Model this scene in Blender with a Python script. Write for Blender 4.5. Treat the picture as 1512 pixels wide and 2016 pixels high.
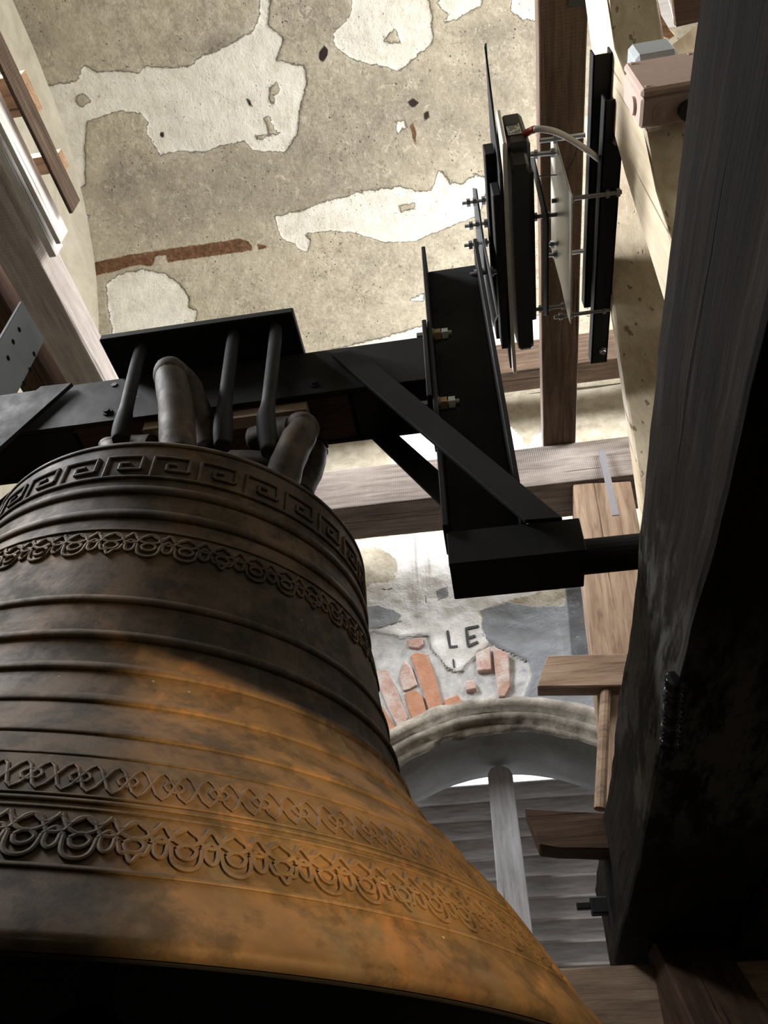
import bpy, bmesh, math, random
import numpy as np
from mathutils import Vector, Matrix, noise
random.seed(7); rng = np.random.default_rng(7)
for o in list(bpy.data.objects): bpy.data.objects.remove(o)
S = bpy.context.scene
COL = S.collection
PI = math.pi
H0 = 1.5                                  # the lens is 1.5 m above the tower floor; geometry below is written lens-relative
# ------------------------------------------------------------------ camera
FPX = 1516.3
def _rx(t): return np.array([[1,0,0],[0,math.cos(t),-math.sin(t)],[0,math.sin(t),math.cos(t)]])
def _rz(t): return np.array([[math.cos(t),-math.sin(t),0],[math.sin(t),math.cos(t),0],[0,0,1]])
RM = _rz(.1549) @ _rx(PI/2+.7504) @ _rz(-.0065)
cam = bpy.data.cameras.new('camera'); co = bpy.data.objects.new('camera', cam); COL.objects.link(co)
co.matrix_world = Matrix.Translation((0,0,H0)) @ Matrix(RM.tolist()).to_4x4()
cam.sensor_fit = 'HORIZONTAL'; cam.sensor_width = 36; cam.lens = 36*FPX/1512; cam.clip_start = .02
S.camera = co
# ------------------------------------------------------------------ world, exposure
S.view_settings.view_transform = 'Standard'; S.view_settings.look = 'None'
S.view_settings.gamma = 1; S.view_settings.use_curve_mapping = False
S.view_settings.exposure = 0.0
W = bpy.data.worlds.new('sky'); S.world = W; W.use_nodes = True
bg = W.node_tree.nodes['Background']; bg.inputs[0].default_value = (.93,.96,1,1); bg.inputs[1].default_value = 2.2
# ------------------------------------------------------------------ lights: daylight standing in the belfry openings
def area(name, loc, aim, sx, sy, power, col, spread=170):
    l = bpy.data.lights.new(name, 'AREA'); l.shape = 'RECTANGLE'; l.size = sx; l.size_y = sy
    l.energy = power; l.color = col; l.spread = math.radians(spread)
    o = bpy.data.objects.new(name, l); COL.objects.link(o); o.location = loc
    o.rotation_euler = (Vector(aim)-Vector(loc)).to_track_quat('-Z','Y').to_euler()
    return o
area('daylight_right_opening', (2.15, .6, 3.9), (-1.0, 2.6, 4.6), 1.7, 1.5, 135, (1,.97,.92), 125)
area('daylight_left_opening', (-2.55, .4, 3.6), (.6, 1.2, 2.5), 1.4, 1.5, 210, (.97,.98,1), 105)
area('daylight_behind_beam', (.25, 3.12, 3.32), (.2, 2.75, 2.2), 1.6, .12, 42, (.93,.96,1), 170)
# ------------------------------------------------------------------ helpers
def n3(v): v = np.array(v, float); return v/np.linalg.norm(v)
def ray(px, py): return RM @ np.array([(px-756)/FPX, -(py-1008)/FPX, -1.])
def at(px, py, ax, val):                  # a point of the place, on the plane ax = val
    d = ray(px, py); return d*val/d['XYZ'.index(ax)]
def mesh_from(bm, name):
    bmesh.ops.recalc_face_normals(bm, faces=bm.faces)
    me = bpy.data.meshes.new(name); bm.to_mesh(me); bm.free(); return me
def link(name, me, mat, parent=None, loc=(0,0,0), smooth=False):
    o = bpy.data.objects.new(name, me); COL.objects.link(o); o.location = loc
    if mat and not me.materials: me.materials.append(mat)
    if smooth:
        for p in me.polygons: p.use_smooth = True
    if parent: o.parent = parent
    return o
def obj(name, bm, mat, parent=None, smooth=False): return link(name, mesh_from(bm, name), mat, parent, smooth=smooth)
def tag(o, label, cat, group=None, kind=None):
    if label: o['label'] = label
    if cat: o['category'] = cat
    if group: o['group'] = group
    if kind: o['kind'] = kind
    return o
def empty(name, label=None, cat=None, group=None, kind=None, loc=(0,0,0)):
    o = bpy.data.objects.new(name, None); COL.objects.link(o); o.empty_display_size = .05; o.location = loc
    return tag(o, label, cat, group, kind)
def abox(bm, x0, x1, y0, y1, z0, z1, bev=.002):
    g = bmesh.ops.create_cube(bm, size=1, matrix=Matrix.Translation(((x0+x1)/2,(y0+y1)/2,(z0+z1)/2)) @ Matrix.Diagonal((abs(x1-x0),abs(y1-y0),abs(z1-z0),1)))
    if bev:
        es = list({e for v in g['verts'] for e in v.link_edges})
        bmesh.ops.bevel(bm, geom=es, offset=bev, segments=1, affect='EDGES', profile=.5)
def BX(*a, **k):
    bm = bmesh.new(); abox(bm, *a, **k); return bm
def prism(pts, ext, bev=.002, bm=None):   # polygon in space pushed along ext
    bm = bm or bmesh.new(); ext = Vector(ext)
    a = [bm.verts.new(Vector(p)) for p in pts]; b = [bm.verts.new(Vector(p)+ext) for p in pts]
    fs = [bm.faces.new(a), bm.faces.new(b[::-1])]; n = len(a)
    for i in range(n): fs.append(bm.faces.new([a[i], b[i], b[(i+1)%n], a[(i+1)%n]]))
    if bev:
        es = list({e for f in fs for e in f.edges})
        bmesh.ops.bevel(bm, geom=es, offset=bev, segments=1, affect='EDGES', profile=.5)
    return bm
def rod(bm, p0, p1, r, seg=12, r1=None):
    p0, p1 = Vector(p0), Vector(p1); d = p1-p0
    m = Matrix.Translation((p0+p1)/2) @ d.to_track_quat('Z','Y').to_matrix().to_4x4()
    bmesh.ops.create_cone(bm, cap_ends=True, segments=seg, radius1=r, radius2=r if r1 is None else r1, depth=d.length, matrix=m)
    return bm
def ROD(*a, **k): return rod(bmesh.new(), *a, **k)
def tube(pts, rad, seg=10, bm=None, closed=False):   # swept tube; rad a number or list
    bm = bm or bmesh.new(); pts = [Vector(p) for p in pts]; n = len(pts)
    rads = [rad]*n if isinstance(rad,(int,float)) else rad
    prev = None; rings = []
    for i, p in enumerate(pts):
        t = (pts[min(i+1,n-1)]-pts[max(i-1,0)]).normalized()
        if prev is None: u = t.orthogonal().normalized()
        else:
            u = (prev - t*prev.dot(t)).normalized()
        prev = u; w = t.cross(u)
        rings.append([bm.verts.new(p+(u*math.cos(a)+w*math.sin(a))*rads[i]) for a in [2*PI*k/seg for k in range(seg)]])
    for i in range(n-1):
        for k in range(seg):
            bm.faces.new([rings[i][k], rings[i][(k+1)%seg], rings[i+1][(k+1)%seg], rings[i+1][k]])
    bm.faces.new(rings[0][::-1]); bm.faces.new(rings[-1])
    return bm
def spline(P, n=8):
    P = [np.array(p,float) for p in P]; o = []
    for i in range(len(P)-1):
        a,b,c,d = P[max(i-1,0)],P[i],P[i+1],P[min(i+2,len(P)-1)]
        for k in range(n):
            t = k/n; o.append(.5*((2*b)+(c-a)*t+(2*a-5*b+4*c-d)*t*t+(3*b-a-3*c+d)*t**3))
    o.append(P[-1]); return o
def hexnut(bm, c, ax, r, h, seg=6):
    c = Vector(c); a = Vector(ax).normalized()*h/2; rod(bm, c-a, c+a, r, seg)
# timber with hewn, slightly wavy faces: local X runs along the grain
def timber(name, p0, p1, w, h, mat, label, cat='beam', up=(0,0,1), rough=.004, seg=.06, parent=None, group=None, kind=None, bev=.006, seed=0):
    p0, p1 = Vector(p0), Vector(p1); L = (p1-p0).length; x = (p1-p0).normalized()
    y = Vector(up).cross(x).normalized(); z = x.cross(y)
    bm = bmesh.new(); nx = max(2,int(L/seg)); ny = max(1,int(w/seg)); nz = max(1,int(h/seg))
    vs = {}
    def V(i,j,k):
        if (i,j,k) not in vs: vs[(i,j,k)] = bm.verts.new((L*i/nx, w*(j/ny-.5), h*(k/nz-.5)))
        return vs[(i,j,k)]
    for i in range(nx):
        for j in range(ny):
            bm.faces.new([V(i,j,0),V(i,j+1,0),V(i+1,j+1,0),V(i+1,j,0)]); bm.faces.new([V(i,j,nz),V(i+1,j,nz),V(i+1,j+1,nz),V(i,j+1,nz)])
        for k in range(nz):
            bm.faces.new([V(i,0,k),V(i+1,0,k),V(i+1,0,k+1),V(i,0,k+1)]); bm.faces.new([V(i,ny,k),V(i,ny,k+1),V(i+1,ny,k+1),V(i+1,ny,k)])
    for j in range(ny):
        for k in range(nz):
            bm.faces.new([V(0,j,k),V(0,j,k+1),V(0,j+1,k+1),V(0,j+1,k)]); bm.faces.new([V(nx,j,k),V(nx,j+1,k),V(nx,j+1,k+1),V(nx,j,k+1)])
    bmesh.ops.recalc_face_normals(bm, faces=bm.faces)
    if bev:
        es = [e for e in bm.edges if e.calc_face_angle(0) > 1]
        bmesh.ops.bevel(bm, geom=es, offset=bev, segments=2, affect='EDGES', profile=.5)
    if rough:
        for v in bm.verts:
            q = Vector((v.co.x*1.7, v.co.y*5+seed*3.1, v.co.z*5+seed))
            v.co += noise.noise_vector(q)*rough + noise.noise_vector(q*6)*rough*.25
            v.co.x -= 0
    o = obj(name, bm, mat, parent)
    M = Matrix((x,y,z)).transposed().to_4x4(); M.translation = p0; o.matrix_world = M
    if parent is None: tag(o, label, cat, group, kind)
    return o
# ------------------------------------------------------------------ materials
class NT:
    def __init__(s, name):
        s.m = bpy.data.materials.new(name); s.m.use_nodes = True; s.t = s.m.node_tree; s.b = s.t.nodes['Principled BSDF']
        s.tc = s.t.nodes.new('ShaderNodeTexCoord')
    def n(s, typ, **k):
        n = s.t.nodes.new(typ)
        for a, v in k.items(): setattr(n, a, v)
        return n
    def l(s, a, b): s.t.links.new(a, b)
    def setin(s, node, key, v):
        if hasattr(v, 'is_linked') or hasattr(v, 'links'): s.l(v, node.inputs[key])
        else: node.inputs[key].default_value = v
    def coord(s, scale=(1,1,1), src='Object'):
        m = s.n('ShaderNodeMapping'); s.l(s.tc.outputs[src], m.inputs[0]); m.inputs['Scale'].default_value = scale; return m.outputs[0]
    def noise(s, vec, scale, detail=6, rough=.6, dist=0):
        t = s.n('ShaderNodeTexNoise'); s.l(vec, t.inputs['Vector']); t.inputs['Scale'].default_value = scale
        t.inputs['Detail'].default_value = detail; t.inputs['Roughness'].default_value = rough; t.inputs['Distortion'].default_value = dist; return t.outputs[0]
    def voro(s, vec, scale, feat='F1'):
        t = s.n('ShaderNodeTexVoronoi', feature=feat); s.l(vec, t.inputs['Vector']); t.inputs['Scale'].default_value = scale; return t.outputs['Distance']
    def ramp(s, f, stops):
        r = s.n('ShaderNodeValToRGB'); s.l(f, r.inputs[0]); e = r.color_ramp.elements
        while len(e) < len(stops): e.new(.5)
        for i, (p, c) in enumerate(stops):
            e[i].position = p; e[i].color = (c,c,c,1) if isinstance(c,(int,float)) else (*c,1)
        return r.outputs[0]
    def mix(s, f, a, b, blend='MIX'):
        m = s.n('ShaderNodeMix', data_type='RGBA', blend_type=blend)
        for k, v in ((0,f),(6,a),(7,b)):
            if isinstance(v, tuple): m.inputs[k].default_value = (*v,1) if len(v)==3 else v
            elif isinstance(v,(int,float)): m.inputs[k].default_value = v
            else: s.l(v, m.inputs[k])
        return m.outputs[2]
    def math(s, op, a, b=0, c=0):
        m = s.n('ShaderNodeMath', operation=op)
        for i, v in enumerate((a,b,c)):
            if isinstance(v,(int,float)): m.inputs[i].default_value = v
            else: s.l(v, m.inputs[i])
        return m.outputs[0]
    def attr(s, name): 
        a = s.n('ShaderNodeAttribute'); a.attribute_name = name; return a.outputs['Fac']
    def out(s, col, rough=.8, metal=0, bump=None, bs=.3, bd=.01, spec=.5):
        for k, v in (('Base Color',col),('Roughness',rough),('Metallic',metal),('Specular IOR Level',spec)):
            if isinstance(v, tuple): s.b.inputs[k].default_value = (*v,1)
            elif isinstance(v,(int,float)): s.b.inputs[k].default_value = v
            else: s.l(v, s.b.inputs[k])
        if bump is not None:
            b = s.n('ShaderNodeBump'); b.inputs['Strength'].default_value = bs; b.inputs['Distance'].default_value = bd
            s.l(bump, b.inputs['Height']); s.l(b.outputs[0], s.b.inputs['Normal'])
        return s.m
def wood(name, c0, c1, c2, gs=1., rough=.8, saw=0, spec=.2, up=False):
    t = NT(name); co_ = t.coord
    if up: t.coord = lambda sc=(1,1,1), src='Object': co_((sc[2],sc[1],sc[0]), src)
    v = t.coord((1.2,14,14)); g = t.noise(v, 3*gs, 8, .65, .6)
    f = t.noise(t.coord((3,120,120)), 2, 3, .6)
    big = t.noise(t.coord((1,2,2)), 3, 4, .6)
    col = t.ramp(g, [(.3,c0),(.52,c1),(.72,c2)])
    col = t.mix(t.math('MULTIPLY', f, .45), col, t.mix(1, col, (.45,.42,.4), 'MULTIPLY'))
    col = t.mix(t.ramp(big, [(.4,0),(.7,.55)]), col, t.mix(1, col, (.55,.5,.48), 'MULTIPLY'))
    crack = t.ramp(t.noise(t.coord((.5,22,22)), 2.2, 2, .5), [(.30,1),(.335,0)])
    col = t.mix(t.math('MULTIPLY',crack,.75), col, (c0[0]*.25,c0[1]*.22,c0[2]*.2))
    h = t.math('ADD', g, t.math('MULTIPLY', f, .5))
    if saw:
        w = t.n('ShaderNodeTexWave', bands_direction='X'); t.l(t.coord((1,.3,.3)), w.inputs[0]); w.inputs['Scale'].default_value = saw
        w.inputs['Distortion'].default_value = 2; h = t.math('ADD', h, t.math('MULTIPLY', w.outputs[1], .5))
        col = t.mix(t.math('MULTIPLY', w.outputs[1], .22), col, (c0[0]*.6,c0[1]*.6,c0[2]*.6))
    h = t.math('SUBTRACT', h, t.math('MULTIPLY',crack,1.))
    return t.out(col, rough, 0, h, .5, .004, spec)
M_oak = wood('old_brown_oak', (.06,.04,.028), (.125,.085,.06), (.20,.145,.105), saw=30)
M_oakgrey = wood('grey_sawn_oak', (.15,.13,.12), (.30,.26,.235), (.43,.38,.35), saw=34)
M_oaklight = wood('pinkish_grey_oak', (.42,.37,.35), (.60,.55,.53), (.72,.68,.66), saw=26)
M_brace = wood('tan_oak', (.16,.105,.07), (.30,.21,.145), (.40,.30,.22))
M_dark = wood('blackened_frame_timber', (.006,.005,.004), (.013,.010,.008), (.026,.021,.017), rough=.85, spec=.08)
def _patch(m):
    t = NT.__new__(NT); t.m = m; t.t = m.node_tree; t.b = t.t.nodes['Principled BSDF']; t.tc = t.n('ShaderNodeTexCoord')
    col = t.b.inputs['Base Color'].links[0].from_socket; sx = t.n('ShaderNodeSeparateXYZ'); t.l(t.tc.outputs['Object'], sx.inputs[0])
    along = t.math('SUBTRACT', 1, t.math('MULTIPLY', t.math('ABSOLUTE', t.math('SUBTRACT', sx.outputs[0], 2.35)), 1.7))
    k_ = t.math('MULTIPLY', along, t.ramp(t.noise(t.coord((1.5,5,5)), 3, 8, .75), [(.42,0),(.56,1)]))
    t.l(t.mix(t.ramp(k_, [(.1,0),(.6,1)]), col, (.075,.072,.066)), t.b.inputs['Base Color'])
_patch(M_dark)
M_darkbrown = wood('dark_brown_board', (.035,.02,.012), (.07,.04,.025), (.11,.07,.045))
M_new = wood('new_pale_spruce', (.56,.45,.30), (.72,.61,.44), (.80,.71,.55), gs=.5, rough=.65, up=True)
M_white = wood('daylit_board', (.72,.71,.70), (.86,.86,.86), (.92,.92,.92))  # very pale wood; strong daylight on the boards is put into the colour
M_greyboard = wood('weathered_grey_board', (.34,.34,.36), (.5,.5,.53), (.62,.62,.66), gs=1.3, up=True)
M_end = wood('sawn_end_wood', (.28,.17,.09), (.45,.29,.17), (.6,.42,.26))
M_packer = wood('red_brown_packer', (.05,.022,.013), (.085,.04,.024), (.12,.06,.036))
M_shim = wood('pale_shim', (.26,.19,.14), (.38,.29,.22), (.48,.38,.3))
def steel(name, c=(.008,.008,.008), wear=(.11,.11,.115), amt=.66, rough=.55, spec=.15):
    t = NT(name); g = t.coord()
    n = t.noise(g, 9, 8, .7); n2 = t.noise(g, 60, 4, .7)
    f = t.ramp(t.math('ADD', t.math('MULTIPLY', n, .7), t.math('MULTIPLY', n2, .3)), [(amt,0),(amt+.06,1)])
    big = t.ramp(t.noise(g, 3, 3, .5), [(.35,0),(.7,1)])
    col = t.mix(big, c, (c[0]*2.0,c[1]*2.0,c[2]*2.0)); col = t.mix(f, col, wear)
    return t.out(col, t.ramp(n, [(.3,rough),(.7,rough+.25)]), .0, t.math('ADD',n2,n), .25, .0015, spec)
M_steel = steel('black_painted_steel')
M_steel2 = steel('dull_charcoal_steel', (.011,.011,.0115), (.035,.035,.037), .72, .6, .15)
M_greyplate = steel('grey_drilled_steel', (.045,.047,.048), (.11,.11,.115), .62, .65, .08)
def simple(name, c, rough=.5, metal=0, bs=.1, sc=80, var=.15):
    t = NT(name); n = t.noise(t.coord(), sc, 4, .6)
    return t.out(t.mix(n, tuple(x*(1-var) for x in c), tuple(min(1,x*(1+var)) for x in c)), rough, metal, n, bs, .001)
M_zinc = simple('zinc_plated', (.58,.62,.68), .28, .9)
M_dzinc = simple('dull_stud', (.2,.2,.2), .4, .8)
M_yzinc = simple('yellow_zinc_nut', (.30,.22,.12), .45, .6)
M_galv = simple('galvanised_sheet', (.56,.55,.50), .42, .55)
M_alu = simple('aluminium_ring', (.60,.56,.48), .4, .5)
M_casing = simple('black_resin_casing', (.013,.013,.014), .45)
M_strap = simple('grey_iron_strap', (.17,.165,.18), .55, .3)
M_pvc = simple('pinkish_pvc', (.47,.34,.285), .5)
M_pvcgrey = simple('light_grey_pvc', (.38,.41,.42), .5)
M_cable = simple('grey_cable', (.5,.48,.45), .5)
M_red = simple('red_sleeve', (.42,.06,.03), .5)
M_rubber = simple('black_gland', (.015,.014,.014), .55)
M_hole = simple('dark_hole', (.004,.004,.004), .9)
M_hole.node_tree.nodes['Principled BSDF'].inputs['Specular IOR Level'].default_value = 0
M_paper = simple('label_paper', (.75,.75,.73), .6)
M_ink = simple('label_ink', (.06,.06,.06), .6)
M_letter = simple('black_brush_paint', (.045,.045,.05), .8, 0, .4, 160, .8)
M_tar = simple('shiny_grease', (.006,.007,.010), .12, 0, .6, 60)
M_brass = simple('brass_nut', (.5,.42,.25), .3, .9)
def bronze(name, base=(.068,.044,.025), hi=(.13,.080,.038), dk=(.030,.020,.014)):
    t = NT(name); g = t.coord()
    big = t.noise(g, 3.2, 6, .62, .5); med = t.noise(t.coord((1,1,1)), 16, 8, .7); fine = t.noise(g, 140, 4, .7)
    col = t.ramp(big, [(.32,dk),(.5,base),(.68,hi)])
    col = t.mix(t.ramp(med, [(.46,0),(.58,.95)]), col, t.mix(1, col, (.48,.53,.56), 'MULTIPLY'))
    col = t.mix(t.ramp(t.noise(g, 7, 8, .7, 1), [(.56,0),(.62,.8)]), col, t.mix(1, col, (1.5,1.25,1.0), 'MULTIPLY'))
    sp = t.ramp(t.voro(g, 34), [(.035,1),(.07,0)])
    spm = t.math('MULTIPLY', sp, t.ramp(t.noise(g, 5, 2), [(.52,0),(.6,1)]))
    col = t.mix(t.math('MULTIPLY', spm, .55), col, (.34,.29,.22))
    drip = t.ramp(t.noise(t.coord((16,16,1.2)), 1.2, 5, .6), [(.55,0),(.72,.6)])
    col = t.mix(drip, col, (.075,.066,.048))
    return t.out(col, t.ramp(med, [(.3,.58),(.7,.8)]), .12, t.math('ADD', t.math('MULTIPLY',fine,.4), med), .35, .0025, .5)
M_bronze = bronze('brown_bell_bronze')
M_crown = bronze('dark_crown_bronze', (.036,.025,.016), (.068,.046,.028), (.018,.013,.009))  # same bronze in a darker tone for the crown
for m_ in (M_bronze, M_crown): m_.node_tree.nodes['Principled BSDF'].inputs['Specular IOR Level'].default_value = .2
M_innershade = simple('shaded_interior', (.012,.009,.007), .9)  # bell interior darkened in the colour to stand in for shade
# plaster with real patches: signed distances are stored on the vertices, the shader sharpens their edge and paints its shade
def plaster_mat(name):
    t = NT(name); g = t.coord()
    jag = t.math('MULTIPLY', t.math('SUBTRACT', t.noise(g, 20, 10, .75), .5), .07)
    fine = t.noise(g, 70, 6, .7); med = t.noise(g, 9, 8, .65); big = t.noise(g, 1.6, 6, .6)
    m2 = t.math('ADD', t.math('MULTIPLY', t.noise(g,38,8,.75), .55), t.math('MULTIPLY', med, .45))
    tan = t.ramp(m2, [(.36,(.26,.23,.178)),(.5,(.41,.37,.295)),(.62,(.53,.49,.405))])
    tan = t.mix(t.ramp(big, [(.42,0),(.66,.5)]), tan, (.47,.43,.32))
    grime = t.math('ADD', t.math('MULTIPLY', t.attr('stain'), t.math('MULTIPLY', t.noise(g, 5, 8, .7), 3.2)), t.math('MULTIPLY', t.ramp(t.noise(g, 3.4, 10, .72), [(.5,0),(.72,.6)]), 1))
    spots = t.ramp(t.math('ADD', t.math('MULTIPLY',t.noise(g, 32, 6, .8),.75), t.math('MULTIPLY',grime,.12)), [(.505,0),(.59,.9)])
    tan = t.mix(t.math('MULTIPLY', grime, .62), tan, (.20,.178,.15))
    tan = t.mix(t.math('MULTIPLY', spots, .72), tan, (.14,.122,.10))
    pits = t.math('MAXIMUM', t.ramp(t.voro(g, 20), [(.07,1),(.13,0)]), t.ramp(t.noise(g, 48, 3, .6), [(.655,0),(.69,1)])); pm = t.math('MULTIPLY', pits, t.ramp(t.noise(g, 3.6, 6, .7), [(.48,0),(.58,.85)]))
    tan = t.mix(t.ramp(t.noise(g, 12, 10, .8, .8), [(.55,0),(.62,.45)]), tan, (.66,.61,.5))
    tan = t.mix(t.ramp(t.noise(t.coord((1,1.7,1.7)), 8, 10, .8, 1.2), [(.57,0),(.63,.5)]), tan, (.21,.185,.15))
    tan = t.mix(pm, tan, (.07,.06,.05))
    white = t.ramp(med, [(.3,(.58,.55,.48)),(.5,(.70,.68,.61)),(.7,(.78,.76,.71))])
    white = t.mix(t.ramp(t.noise(g,26,8,.8), [(.56,0),(.66,.4)]), white, (.45,.42,.37))
    white = t.mix(t.ramp(t.noise(g, 6, 6, .6), [(.52,0),(.7,.45)]), white, (.60,.59,.58))
    white = t.mix(t.ramp(t.attr('smooth'), [(0,0),(.5,1)]), white, (.62,.59,.50))
    mk = t.ramp(t.math('ADD', t.attr('white'), jag), [(.49,0),(.51,1)])
    mk = t.ramp(t.math('ADD', t.math('ADD', t.attr('white'), jag), .5), [(.497,0),(.503,1)])
    col = t.mix(mk, tan, white)
    edge = t.ramp(t.math('ABSOLUTE', t.math('ADD', t.attr('white'), jag)), [(.0,.5),(.004,0)])  # dark rim: shadow of the recessed patch edge painted in
    col = t.mix(edge, col, (.16,.13,.09))
    ru = t.ramp(t.math('ADD', t.math('ADD', t.attr('rust'), t.math('MULTIPLY',jag,.6)), .5), [(.498,0),(.504,1)])
    rc = t.ramp(t.noise(g, 30, 8, .7), [(.35,(.07,.035,.018)),(.6,(.17,.09,.05)),(.75,(.3,.2,.13))])
    col = t.mix(ru, col, rc)
    hl = t.ramp(t.math('ADD', t.math('ADD', t.attr('hole'), t.math('MULTIPLY',jag,.3)), .5), [(.499,0),(.502,1)])
    col = t.mix(hl, col, (.03,.02,.017))
    h = t.math('ADD', t.math('MULTIPLY', fine, .35), med); h = t.math('SUBTRACT', h, t.math('MULTIPLY', mk, .9)); h = t.math('SUBTRACT', h, t.math('MULTIPLY', pm, .8)); h = t.math('SUBTRACT', h, t.math('MULTIPLY', hl, 2))
    return t.out(col, .92, 0, h, .9, .02, .2)
M_plaster = plaster_mat('patched_lime_plaster')
def wall_mat(name):
    t = NT(name); g = t.coord()
    jag = t.math('MULTIPLY', t.math('SUBTRACT', t.noise(g, 22, 8, .65), .5), .05)
    med = t.noise(g, 11, 8, .68); fine = t.noise(g, 70, 6, .7)
    tan = t.ramp(med, [(.3,(.30,.26,.2)),(.5,(.44,.40,.32)),(.68,(.55,.51,.43))])
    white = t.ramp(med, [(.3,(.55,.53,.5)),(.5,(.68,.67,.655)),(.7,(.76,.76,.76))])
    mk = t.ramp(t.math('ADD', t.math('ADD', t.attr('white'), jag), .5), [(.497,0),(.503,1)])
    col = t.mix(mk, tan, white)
    streak = t.math('MULTIPLY', t.ramp(t.noise(t.coord((18,18,.8)), 1.4, 5, .6), [(.45,0),(.65,.8)]), t.ramp(t.attr('streak'), [(0,0),(.06,1)]))
    col = t.mix(streak, col, (.24,.21,.18))
    gm = t.ramp(t.math('ADD', t.math('ADD', t.attr('grey'), jag), .5), [(.497,0),(.503,1)])
    gc = t.ramp(t.noise(g, 3, 6, .5), [(.35,(.20,.215,.23)),(.65,(.30,.315,.34))])
    gc = t.mix(t.ramp(t.noise(t.coord((9,9,1.2)), 2, 4), [(.6,0),(.75,.4)]), gc, (.4,.41,.42))
    col = t.mix(gm, col, gc)
    dm = t.ramp(t.math('ADD', t.attr('dark'), .5), [(.497,0),(.503,1)])
    dc = t.mix(t.ramp(t.noise(g, 40, 4, .8), [(.62,0),(.68,.8)]), (.115,.12,.13), (.42,.44,.46))
    col = t.mix(dm, col, dc)
    mo = t.ramp(t.math('ADD', t.math('ADD', t.attr('mortar'), jag), .5), [(.497,0),(.503,1)])
    mc = t.ramp(t.noise(g, 14, 8, .7), [(.3,(.30,.31,.32)),(.5,(.5,.5,.5)),(.7,(.66,.66,.67))])
    col = t.mix(mo, col, mc)
    ck = t.ramp(t.math('ADD', t.attr('crack'), t.math('MULTIPLY', jag, .25)), [(.0,1),(.006,0)])
    col = t.mix(t.math('MULTIPLY',ck,.85), col, (.06,.055,.05))
    h = t.math('ADD', t.math('MULTIPLY', fine, .35), med); h = t.math('SUBTRACT', h, t.math('MULTIPLY', mo, 1.)); h = t.math('SUBTRACT', h, t.math('MULTIPLY', ck, 1.5)); h = t.math('ADD', h, t.math('MULTIPLY', gm, .35))
    return t.out(col, .9, 0, h, .7, .012, .2)
M_wall = wall_mat('whitewashed_rubble_wall')
def stone(name, a, b, c, sc=7):
    t = NT(name); g = t.coord(); m = t.noise(g, sc, 8, .68, .4); f = t.noise(g, 60, 5, .7)
    return t.out(t.ramp(m, [(.3,a),(.5,b),(.7,c)]), .9, 0, t.math('ADD', m, t.math('MULTIPLY', f, .4)), .7, .01, .2)
M_trim = stone('weathered_arch_stucco', (.10,.088,.075), (.24,.215,.18), (.44,.40,.34))
M_reveal = stone('grey_render_reveal', (.16,.16,.155), (.22,.22,.215), (.28,.28,.275), 4)
M_plain = stone('plain_lime_plaster', (.36,.33,.26), (.47,.44,.36), (.56,.53,.45), 4)
M_floor = stone('dusty_floor_boards', (.05,.04,.03), (.08,.065,.05), (.12,.1,.08), 3)
def brick_m(name, a, b, w=.45):
    t = NT(name); g = t.coord(); m = t.noise(g, 14, 8, .65); col = t.ramp(m, [(.35,a),(.65,b)])
    col = t.mix(t.ramp(t.noise(g, 10, 8, .7), [(w,0),(w+.18,.75)]), col, (.6,.57,.55))
    return t.out(col, .9, 0, t.math('ADD', m, t.noise(g, 90, 3)), .6, .005, .2)
M_brick = brick_m('orange_brick', (.40,.19,.115), (.50,.27,.18), .62)
M_brickpale = brick_m('limewashed_brick', (.42,.25,.2), (.50,.34,.28), .44)
def slat_m():
    t = NT('old_painted_slat'); g = t.noise(t.coord((1.5,12,12)), 4, 6, .65)
    col = t.ramp(g, [(.3,(.17,.15,.145)),(.55,(.29,.265,.25)),(.75,(.42,.39,.365))])
    return t.out(col, .6, 0, g, .4, .003, .4)
M_slat = slat_m()
# ------------------------------------------------------------------ signed distance of polygons on a surface
def sdf(U, polys, closed=True):           # + inside, - outside, in metres
    best = np.full(len(U), 1e9); inside = np.zeros(len(U), bool)
    for P in polys:
        P = np.asarray(P, float); n = len(P); ins = np.zeros(len(U), bool)
        for i in range(n if closed else n-1):
            a = P[i]; b = P[(i+1)%n]; ab = b-a
            t = np.clip(((U-a)@ab)/max(ab@ab,1e-12), 0, 1); d = np.hypot(*(U-a-t[:,None]*ab).T); best = np.minimum(best, d)
            if closed:
                c = (a[1] > U[:,1]) != (b[1] > U[:,1])
                with np.errstate(divide='ignore', invalid='ignore'):
                    xx = (b[0]-a[0])*(U[:,1]-a[1])/(b[1]-a[1]+1e-15)+a[0]
                ins ^= c & (U[:,0] < xx)
        inside |= ins
    return np.where(inside, best, -best) if closed else best
def add_attr(me, name, vals):
    a = me.attributes.new(name, 'FLOAT', 'POINT'); a.data.foreach_set('value', np.clip(vals,-.45,.45).astype(np.float32))
def grid_mesh(name, pts, nu, nv, keep=None):
    idx = np.arange(nu*nv).reshape(nu, nv)
    q = np.stack([idx[:-1,:-1], idx[1:,:-1], idx[1:,1:], idx[:-1,1:]], -1).reshape(-1,4)
    if keep is not None: q = q[keep]
    me = bpy.data.meshes.new(name); me.vertices.add(len(pts)); me.vertices.foreach_set('co', pts.astype(np.float32).ravel())
    me.loops.add(len(q)*4); me.loops.foreach_set('vertex_index', q.ravel().astype(np.int32))
    me.polygons.add(len(q)); me.polygons.foreach_set('loop_start', np.arange(0,len(q)*4,4,dtype=np.int32))
    me.update(calc_edges=True); me.validate(); me.polygons.foreach_set('use_smooth', np.ones(len(me.polygons),bool)); return me
def vnoise(P, s): return np.array([noise.fractal(Vector(p)*s, 1, 2, 4) for p in P])
# ================================================================== SETTING
XL, XR, YF, YB, ZS = -2.6, 2.2, 3.2, -2.0, 3.9
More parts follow.
